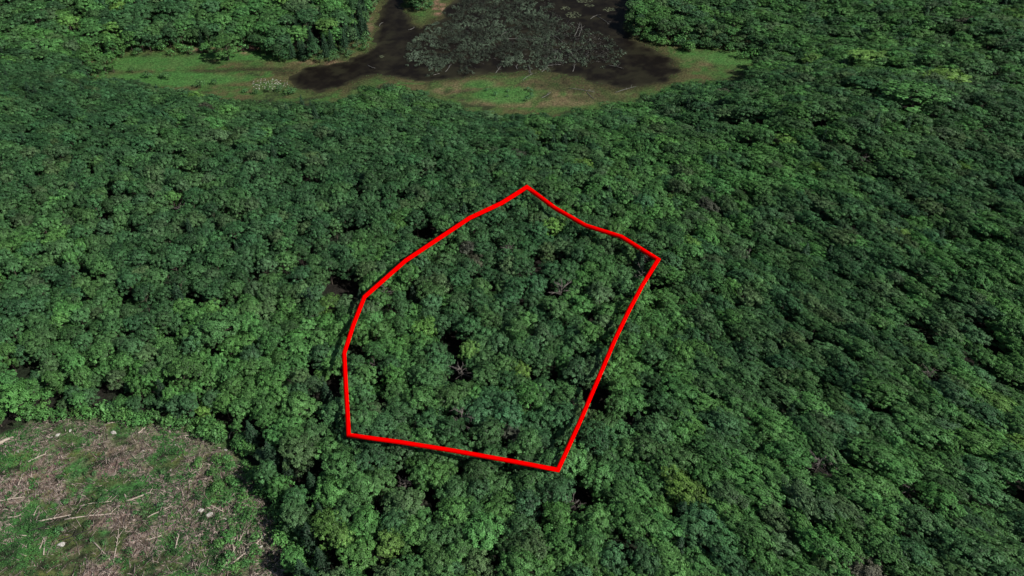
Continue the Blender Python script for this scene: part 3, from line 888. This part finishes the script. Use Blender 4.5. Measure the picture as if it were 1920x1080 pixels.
LOGS = [((-8,345),(80,305),.42,'thick pale broken log at the clearing\'s left edge, near the top'),((160,440),(262,395),.16,'straight tan log in the upper left of the clearing'),
        ((780,280),(820,245),.16,'short tan log at the clearing\'s top edge'),((1025,293),(1135,294),.13,'level pale log at the clearing\'s upper right, by the dark conifers'),
        ((1020,540),(1140,470),.13,'thin log in the right middle of the clearing'),((-10,662),(135,640),.17,'pale log running off the left edge halfway down the clearing'),
        ((205,778),(400,740),.16,'left one of two end-to-end pale logs in the clearing\'s lower half'),((365,765),(640,730),.15,'right one of two end-to-end pale logs in the clearing\'s lower half'),
        ((450,690),(632,662),.14,'pale log above the two end-to-end logs'),((712,662),(850,610),.18,'forked pale log at the centre of the clearing'),
        ((700,622),(722,660),.14,'short stub lying across the forked pale log'),((830,752),(972,688),.13,'thin pinkish log right of the two end-to-end logs'),
        ((1140,668),(1262,722),.17,'pale log above the white boulders'),((1160,668),(1345,643),.15,'log running right from above the white boulders'),
        ((640,1005),(670,800),.12,'long thin pole lying up and down near the bottom of the clearing'),((525,885),(622,992),.15,'pale log slanting down to the right near the clearing\'s bottom'),
        ((245,965),(252,862),.12,'upright-lying pole in the clearing\'s lower left'),((222,935),(250,865),.11,'short pole leaning against the pole in the lower left'),
        ((820,880),(912,853),.13,'short curved log low in the middle of the clearing'),((985,932),(1010,838),.16,'pale log standing off the short curved log, lower right'),
        ((1100,862),(1152,845),.14,'short white log in the lower right of the clearing'),((1250,1050),(1372,838),.17,'left one of the two long poles meeting at the clearing\'s bottom right'),
        ((1278,1034),(1500,845),.17,'right one of the two long poles meeting at the clearing\'s bottom right'),((190,742),(215,692),.11,'small grey pole left of the end-to-end logs'),
        ((105,572),(126,508),.11,'small grey pole in the left middle of the clearing'),((40,755),(120,742),.13,'short pink log near the left edge, lower half'),
        ((600,225),(720,210),.12,'thin stick at the top middle of the clearing'),((1290,310),(1312,240),.14,'brown log leaning at the clearing\'s upper right corner')]
for a_, b_, rad, l in LOGS: log_at('fallen_log', M_LOG, zl(*a_), zl(*b_), rad * 1.6, l, 'log', 'fallen logs in the clearing', bend=rng.uniform(-.3, .3))
for a_, b_, l in (((150,832),(330,786),'dark wet log in the lower left of the clearing'),((335,885),(525,818),'dark long log in the lower middle left of the clearing'),((1045,662),(1140,620),'dark forked log just above the white boulders')):
    log_at('fallen_log', M_LOGDK, zl(*a_), zl(*b_), .2, l, 'log', 'fallen logs in the clearing')

def boulder(seed, size):
    r = np.random.default_rng(seed)
    import bmesh
    bm = bmesh.new(); bmesh.ops.create_icosphere(bm, subdivisions=2, radius=1)
    for v in bm.verts:
        n = v.co.normalized(); k = 1 + .25 * math.sin(n.x * 3 + seed) * math.cos(n.y * 4 + seed * 2) + r.uniform(-.08, .08)
        v.co = (n.x * size * 1.25 * k, n.y * size * .8 * k, n.z * size * .65 * k)
    me = bpy.data.meshes.new('boulder'); bm.to_mesh(me); bm.free(); me.materials.append(M_ROCK)
    return link(bpy.data.objects.new('boulder', me))
ROCKS = [((640,275),.75,'pale grey boulder near the clearing\'s top edge'),((325,289),.6,'crescent-lit white boulder in the upper left of the clearing'),((395,263),.5,'small pale boulder next to the crescent-lit one'),
         ((100,382),.42,'small white boulder in the far upper left of the clearing'),((805,376),.38,'lone small white stone in the upper middle of the clearing'),((985,343),.38,'small stone in the upper right of the clearing'),
         ((1180,737),.95,'biggest white boulder in the lower right of the clearing'),((1132,712),.75,'pinkish white boulder left of the biggest one'),((1268,762),.42,'small stone right of the biggest boulder'),
         ((960,485),.3,'tiny pale stone in the right middle of the clearing'),((1366,735),.35,'small stone at the clearing\'s right edge beside the logs'),((1480,862),.6,'white stone at the upper end of the right long pole'),
         ((1470,915),.4,'stone below the upper end of the right long pole'),((960,232),.3,'pale stone at the clearing\'s top right'),((290,300),.3,'flat stone left of the crescent-lit boulder'),((345,905),.9,'broad grey boulder low in the left of the clearing'),((1270,372),.5,'pinkish boulder at the clearing\'s upper right corner')]
for k, ((zx, zy), s, l) in enumerate(ROCKS):
    o = boulder(k + 1, s); p = unproject([zx / 3.0], [720 + zy / 3.0])[0]
    o.location = (p[0], p[1], p[2] + s * .2); o.rotation_euler = (0, 0, rng.uniform(0, 3))
    tag(o, l, 'boulder', 'pale boulders in the clearing')

# area samples inside a polygon seen in the photo
def samples_in(poly_w, n, r):
    lo = poly_w.min(0); hi = poly_w.max(0)
    x = r.uniform(lo[0], hi[0], n); y = r.uniform(lo[1], hi[1], n)
    k = inside(x, y, poly_w)
    return x[k], y[k]

r = np.random.default_rng(11)
cw = CLEAR_W
x, y = samples_in(cw, 300000, r)
X_, Y_, D_ = project(np.stack([x, y, height(x, y)], 1)); k = (X_ > -80) & (Y_ < 1130); x = x[k]; y = y[k]
g = fbm(x / 2.4, y / 2.4, 63, 3) * .5 + fbm(x / 16, y / 16, 65, 3) * .5
k = r.random(len(x)) < smooth(0.46, 0.60, g) * 0.9 + 0.06
x = x[k][:95000]; y = y[k][:95000]; z = height(x, y) + r.uniform(.02, 1.1, len(x)) * smooth(.45, .7, fbm(x / 1.5, y / 1.5, 5))
P = np.stack([x, y, z], 1); N = r.normal(size=P.shape) * .45 + np.array([0, 0, 1.])
V, F = leaf_quads(P, N, r.uniform(.12, .30, len(P)), r)
def multi_leaf(name, cols, shades_attr='shade'):
    m, nt, b = new_mat(name)
    v = nt.nodes.new('ShaderNodeAttribute'); v.attribute_name = shades_attr
    rp = nt.nodes.new('ShaderNodeValToRGB'); rp.color_ramp.interpolation = 'LINEAR'
    els = rp.color_ramp.elements
    for i, c in enumerate(cols):
        pos = i / (len(cols) - 1)
        if i < 2: e = els[i]; e.position = pos
        else: e = els.new(pos)
        e.color = (*c, 1)
    els[1].position = 1 / (len(cols) - 1)
    nt.links.new(v.outputs['Fac'], rp.inputs['Fac']); nt.links.new(rp.outputs['Color'], b.inputs['Base Color'])
    b.inputs['Roughness'].default_value = .8; b.inputs['Specular IOR Level'].default_value = .15
    return m
M_COVER = multi_leaf('clearing ferns and raspberry leaves', [(0.03, 0.065, 0.025), (0.052, 0.155, 0.042), (0.08, 0.24, 0.058), (0.15, 0.21, 0.065)])
sh = np.clip(fbm(x / 6, y / 6, 71) * 1.5 - .45 + r.normal(size=len(x)) * .18, 0, 1)
tag(mesh_obj('ground_cover', V, F, M_COVER, shade=sh), 'low green ferns and brambles growing over the clearing', 'ground cover', kind='stuff')

# slash: small sticks strewn over the brown patches
def sticks(x, y, z0, r, lmin, lmax, rad, tilt=.15):
    n = len(x); a = r.uniform(0, math.pi, n) if tilt < 1 else r.uniform(0, 6.28, n)
    L = r.uniform(lmin, lmax, n) * r.uniform(.4, 1, n)
    d = np.stack([np.cos(a), np.sin(a), r.normal(size=n) * tilt], 1); d /= np.linalg.norm(d, axis=1, keepdims=True)
    s = np.cross(d, [0, 0, 1.]); s /= np.linalg.norm(s, axis=1, keepdims=True) + 1e-9; u = np.cross(s, d)
    R_ = (np.asarray(rad) * r.uniform(.6, 1.3, n))[:, None]
    c = np.stack([x, y, z0], 1)
    ends = [c - d * L[:, None] / 2, c + d * L[:, None] / 2]
    V = np.stack([ends[e] + (s * math.cos(t) + u * math.sin(t)) * R_ * (1, .5)[e] for e in (0, 1) for t in (0.5, 2.6, 4.7)], 1).reshape(-1, 3)
    base = (np.arange(n) * 6)[:, None]
    Q = np.concatenate([base + np.array([[0, 1, 4, 3]]), base + np.array([[1, 2, 5, 4]]), base + np.array([[2, 0, 3, 5]])])
    T = np.concatenate([base + np.array([[0, 2, 1]]), base + np.array([[3, 4, 5]])])
    return V, [Q, T]
x, y = samples_in(cw, 60000, r)
X_, Y_, D_ = project(np.stack([x, y, height(x, y)], 1)); k = (X_ > -80) & (Y_ < 1130); x = x[k]; y = y[k]
g = fbm(x / 9, y / 9, 61, 4)
k = r.random(len(x)) < smooth(0.40, 0.55, g) + .12
x = x[k][:30000]; y = y[k][:30000]
V, F = sticks(x, y, height(x, y) + r.uniform(.03, .3, len(x)), r, .5, 2.6, .055)
k = r.random(len(x)) < .09 + .10 * (y < 165); xb, yb = x[k], y[k]
V2, F2 = sticks(xb, yb, height(xb, yb) + r.uniform(.2, .5, len(xb)), r, 2.5, 6.0, .11, .10)
F = [F[0], F[1], F2[0] + len(V), F2[1] + len(V)]; V = np.concatenate([V, V2])
M_SLASH = noise_mat('weathered slash sticks', (0.11, 0.078, 0.065), (0.56, 0.46, 0.39), .9)
tag(mesh_obj('slash_debris', V, F, M_SLASH), 'brown cut branches and sticks strewn over the clearing', 'brush', kind='stuff')

# shrubs and saplings round the clearing and on the shores
def shrub_mesh(seed):
    r_ = np.random.default_rng(seed)
    V, F, sh = crown_broad(seed, rad=1.7, top=2.6, flat=.8, clumps=26, leaves=12, lsize=.2, nlobe=4, tuft=(.25, .5))
    return V, F, sh
shrub_protos = [shrub_mesh(900 + k) for k in range(3)]
shr = []
def add_shrubs(poly_px, n, tone, smin, smax, where):
    pw = unproject([p[0] for p in poly_px], [p[1] for p in poly_px])[:, :2]
    x, y = samples_in(pw, n * 3, r)
    for a_, b_ in list(zip(x, y))[:n]:
        shr.append((a_, b_, r.uniform(smin, smax), tone, where))
add_shrubs([(60,770),(200,778),(350,790),(440,815),(430,835),(330,806),(200,790),(60,795)], 60, BRIGHT, .9, 1.9, "along the clearing's top edge")
add_shrubs([(430,825),(520,870),(580,960),(620,1080),(540,1080),(500,960),(450,870)], 75, BRIGHT, .9, 2.0, "along the clearing's right edge")
add_shrubs([(250,830),(440,860),(470,960),(500,1070),(420,1070),(380,900)], 60, BRIGHT, .6, 1.3, "in the clearing's right half")
add_shrubs([(100,880),(300,870),(420,900),(430,1000),(300,1060),(100,1060)], 34, MID, .4, .9, "out in the clearing")
add_shrubs([(150,116),(277,92),(440,78),(520,92),(570,112),(440,98),(277,108),(200,124)], 46, BRIGHT, 1.1, 2.2, "along the marsh meadow's upper shore")
add_shrubs([(1180,60),(1195,72),(1310,88),(1420,96),(1440,120),(1400,112),(1310,100),(1240,94),(1190,84)], 34, BRIGHT, 1.0, 2.1, "on the shore right of the pond")
add_shrubs([(150,128),(250,142),(350,162),(460,178),(560,182),(560,174),(460,168),(350,150),(250,131)], 24, MID, 1.0, 2.0, "along the marsh meadow's near side")
add_shrubs([(760,2),(775,30),(800,30),(818,0)], 8, MID, 1.0, 1.8, "on the small peninsula")
add_shrubs([(700,60),(640,100),(560,115),(560,124),(640,118),(700,88)], 16, MID, .9, 1.8, "on the bank left of the channel")
add_shrubs([(900,165),(1000,170),(1010,190),(920,190)], 8, BLUE, .6, 1.2, "on the green part of the marsh meadow")
add_shrubs([(500,115),(640,112),(690,70),(700,80),(660,120),(520,125)], 10, GREY, .7, 1.4, "on the shore by the dark conifers")
sroots = []; sb = {}
recs = []
cl_ = set()
for s in shr:
    z = float(height(np.array([s[0]]), np.array([s[1]]))[0]); X, Y, D = project(np.array([s[0], s[1], z])); recs.append((s, z, X))
    sb.setdefault(s[4], []).append(X)
ORDW = ['first','second','third','fourth','fifth','sixth','seventh','eighth','ninth','tenth','eleventh','twelfth','thirteenth','fourteenth','fifteenth','sixteenth','seventeenth','eighteenth','nineteenth','twentieth']
shrub_label = {}
for where in sb:
    ids = sorted([k for k in range(len(recs)) if recs[k][0][4] == where], key=lambda k: -recs[k][0][1])
    nrow = max(1, round(len(ids) / 15)); per = -(-len(ids) // nrow)
    for j in range(nrow):
        row = sorted(ids[j * per:(j + 1) * per], key=lambda k: recs[k][2]); n = len(row)
        rn = '' if nrow == 1 else ORDW[j] + ' row down, '
        for i, k in enumerate(row):
            shrub_label[k] = f"{WORDS[recs[k][0][3]]} shrub {where}, {rn}" + (ORDW[i] + ' from left' if i <= n // 2 else ORDW[n - 1 - i] + ' from right')
for k, (s, z, X) in enumerate(recs):
    if k < 3:
        V, F, sh = shrub_protos[k]; root = link(bpy.data.objects.new('shrub', None)); mesh_obj('foliage', V, F, M_LEAF, root, shade=sh)
        B = Build()
        for q_ in range(4): B.tube([(0, 0, -.1), (math.cos(q_ * 1.6) * .5, math.sin(q_ * 1.6) * .5, 1.2), (math.cos(q_ * 1.6) * .9, math.sin(q_ * 1.6) * .9, 1.9)], [.05, .035, .015], 4)
        B.build('stem', M_BARK, root); sroots.append(root)
    else: root = copy_tree(sroots[k % 3])
    root.location = (s[0], s[1], z - .1); root.rotation_euler = (0, 0, rng.uniform(0, 6.28)); f = s[2]; root.scale = (f, f, f * rng.uniform(.8, 1.2))
    tag(root, shrub_label[k], 'shrub', 'shrubs round the clearing and the shores')
    c = tone_of(s[3])
    for ch in root.children:
        if ch.name.startswith('foliage'): ch['tone'] = c

# ------------------------------------------------------------------ pond: drowned shrub thicket, logs, lily pads
r = np.random.default_rng(23)
_c = SHRUBS.mean(0); x, y = samples_in(_c + (SHRUBS - _c) * 1.12, 19000, r)
d = -sdf(x, y, SHRUBS); gn = fbm(x / 9, y / 9, 51, 3)
X_, Y_, _ = project(np.stack([x, y, np.full(len(x), PZ)], 1))
dens = smooth(0.40, 0.58, gn - .12 + .30 * smooth(-9, 14, d) + .10 * (fbm(x / 3, y / 3, 52, 2) - .5)) * np.where(X_ > 1040, .5, 1)
k = r.random(len(x)) < dens; x = x[k][:6500]; y = y[k][:6500]
P = []; N = []; S = []; sh = []
for a_, b_ in zip(x, y):
    n = 26; cr = r.uniform(.5, 1.6); u = r.normal(size=(n, 3)); u[:, 2] = np.abs(u[:, 2]); u /= np.linalg.norm(u, axis=1, keepdims=True)
    P.append(np.array([a_, b_, PZ + .2]) + u * cr * np.array([1, 1, 1.1]) * r.uniform(.6, 1, (n, 1))); N.append(u + r.normal(size=(n, 3)) * .5 + np.array([0, 0, .5]))
    S.append(r.uniform(.12, .27, n)); sh.append(np.clip(np.full(n, fbm(np.array(a_ / 10), np.array(b_ / 10), 57) * 2.2 - .75 + r.normal() * .2) + r.normal(size=n) * .1, 0, 1))
V, F = leaf_quads(np.concatenate(P), np.concatenate(N), np.concatenate(S), r)
M_BOG = multi_leaf('grey green bog shrub leaves', [(0.04, 0.05, 0.036), (0.075, 0.10, 0.068), (0.105, 0.155, 0.098), (0.18, 0.245, 0.165)])
tag(mesh_obj('bog_thicket', V, F, M_BOG, shade=np.concatenate(sh)), 'grey green thicket of bog shrubs filling the middle of the pond', 'thicket', kind='stuff')
x, y = samples_in(SHRUBS, 9000, r)
X_, Y_, _ = project(np.stack([x, y, np.full(len(x), PZ)], 1))
k = r.random(len(x)) < np.where(X_ > 1020, .6, .12); x = x[k][:2600]; y = y[k][:2600]
V, F = sticks(x, y, PZ + r.uniform(.1, 1.2, len(x)), r, 1.2, 5.0, .06, .3)
tag(mesh_obj('drowned_brush', V, F, M_DRIFT), 'tangle of grey drowned branches in the pond', 'brush', kind='stuff')
def z2(x_, y_): return (640 + x_ / 3.0, y_ / 3.0)
PLOGS = [((585,418),(608,383)),((868,412),(900,388)),((990,396),(991,378)),((1050,380),(1062,416)),((1020,452),(1075,418)),((1128,406),(1162,384)),((1150,382),(1235,380)),((1300,412),(1310,380)),
         ((1438,103),(1505,152)),((1310,218),(1342,140)),((1180,198),(1245,252)),((1280,498),(1425,522)),((1128,552),(1182,520)),((1540,522),(1655,490)),((1500,380),(1585,402)),((518,436),(555,430)),
         ((148,380),(192,400)),((378,182),(412,166)),((898,218),(926,195)),((900,230),(1090,238)),((1200,342),(1202,298)),((1336,215),(1350,150)),((1380,520),(1420,560)),((1290,300),(1300,330)),((1400,120),(1440,100)),((215,150),(232,140))]
pl = sorted(PLOGS, key=lambda s: s[0][0])
for k, (a_, b_) in enumerate(pl):
    side = 'water left of the bog thicket' if a_[0] < 560 else 'open meadow shore below the bog thicket' if a_[1] > 370 else 'right side of the bog thicket' if a_[0] > 1150 else 'middle of the bog thicket'
    same = [s for s in pl if ('water left of the bog thicket' if s[0][0] < 560 else 'open meadow shore below the bog thicket' if s[0][1] > 370 else 'right side of the bog thicket' if s[0][0] > 1150 else 'middle of the bog thicket') == side]
    i = same.index((a_, b_))
    log_at('drowned_log', M_DRIFT, z2(*a_), z2(*b_), .2, f"grey drowned log in the {side}, {ORDW[i]} from left", 'log', 'drowned logs round the pond', plane=PZ, lift=.3, bend=rng.uniform(-.6, .6))
# lily pad mats
M_PAD = noise_mat('olive lily pads', (0.07, 0.085, 0.04), (0.14, 0.16, 0.09), 1.2, rough=.5)
PADS = [(1075,28,15,6,'largest lily pad mat in the open water right of the bog thicket'),(1060,15,9,4,'lily pad mat just left of and above the largest mat'),(1142,18,12,4,'lily pad mat close to the right shore of the pond'),
        (1105,10,10,3,'thin lily pad mat at the top of the pond'),(1095,2,16,3,'lily pad mat cut by the top edge'),(784,72,7,3,'small lily pad mat in the water left of the bog thicket'),(715,106,4,2,'tiny green lily pad mat in the left channel')]
for px, py, rx, ry, l in PADS:
    c = on_plane([(px, py)], PZ)[0]; a_ = on_plane([(px + rx, py)], PZ)[0][0] - c[0]; b_ = abs(on_plane([(px, py - ry)], PZ)[0][1] - c[1])
    B = Build()
    for q_ in range(int(10 + a_ * b_ * 2.2)):
        t = r.uniform(0, 6.28); f = math.sqrt(r.random()); rr = r.uniform(.3, .65); th = np.arange(9) * 2 * math.pi / 10 + t
        ring = np.stack([rr * np.cos(th), rr * np.sin(th), np.zeros(9)], 1); o0 = np.array([a_ * f * math.cos(t) , b_ * f * math.sin(t), .03 + r.uniform(0, .05)])
        Vp = np.concatenate([ring + o0, ring + o0 - [0, 0, .03], [o0]]); T = [[18, i, i + 1] for i in range(8)]; Q = [[i, i + 9, i + 10, i + 1] for i in range(8)]
        B.add(Vp, Q, T)
    o = B.build('lily_pads', M_PAD); o.location = (c[0], c[1], PZ)
    tag(o, l, 'lily pads', 'lily pad mats on the pond')
# bleached stones on the near shore of the left arm
B = Build()
x, y = samples_in(on_plane([(462,158),(480,150),(510,149),(540,153),(545,163),(520,170),(480,169)], PZ), 900, r)
x = x[:150]; y = y[:150]; z = height(x, y)
for a_, b_, c_ in zip(x, y, z):
    s = r.uniform(.12, .5) * r.uniform(.5, 1); ph = r.uniform(0, 6.28); th = np.arange(6) * math.pi / 3 + ph
    lo = np.stack([np.cos(th) * s * r.uniform(.8, 1.2, 6), np.sin(th) * s * r.uniform(.6, 1, 6), np.full(6, -.1)], 1); hi_ = lo * [.7, .7, 0] + [0, 0, s * .5]
    Vr = np.concatenate([lo, hi_, [[0, 0, s * .62]]]) + [a_, b_, c_]
    B.add(Vr, [[i, (i + 1) % 6, 6 + (i + 1) % 6, 6 + i] for i in range(6)], [[12, 6 + i, 6 + (i + 1) % 6] for i in range(6)])
tag(B.build('shore_stones', M_ROCK), "bleached stones strewn on the grassy shore left of the pond", 'stones', kind='stuff')
# marsh sedge
x, y = samples_in(OPEN, 90000, r)
wd = sdf(x, y, WATER); X_, Y_, _ = project(np.stack([x, y, np.full(len(x), PZ)], 1))
k = (wd > .5) & (Y_ > -40) & (r.random(len(x)) < smooth(.35, .6, fbm(x / 5, y / 4, 43, 3)) * .9 + .1); x = x[k][:40000]; y = y[k][:40000]
P = np.stack([x, y, height(x, y) + r.uniform(.03, .35, len(x))], 1)
V, F = leaf_quads(P, r.normal(size=P.shape) * .6 + np.array([0, 0, 1.]), r.uniform(.12, .34, len(P)), r)
M_SEDGE = multi_leaf('marsh sedge', [(0.035, 0.06, 0.024), (0.055, 0.13, 0.034), (0.075, 0.17, 0.04), (0.16, 0.14, 0.075)])
sh = np.clip(fbm(x / 10, y / 7, 73) * 1.5 - .35 + r.normal(size=len(x)) * .15, 0, 1)
tag(mesh_obj('marsh_sedge', V, F, M_SEDGE, shade=sh), 'green and straw coloured sedge on the marsh meadow round the pond', 'sedge', kind='stuff')
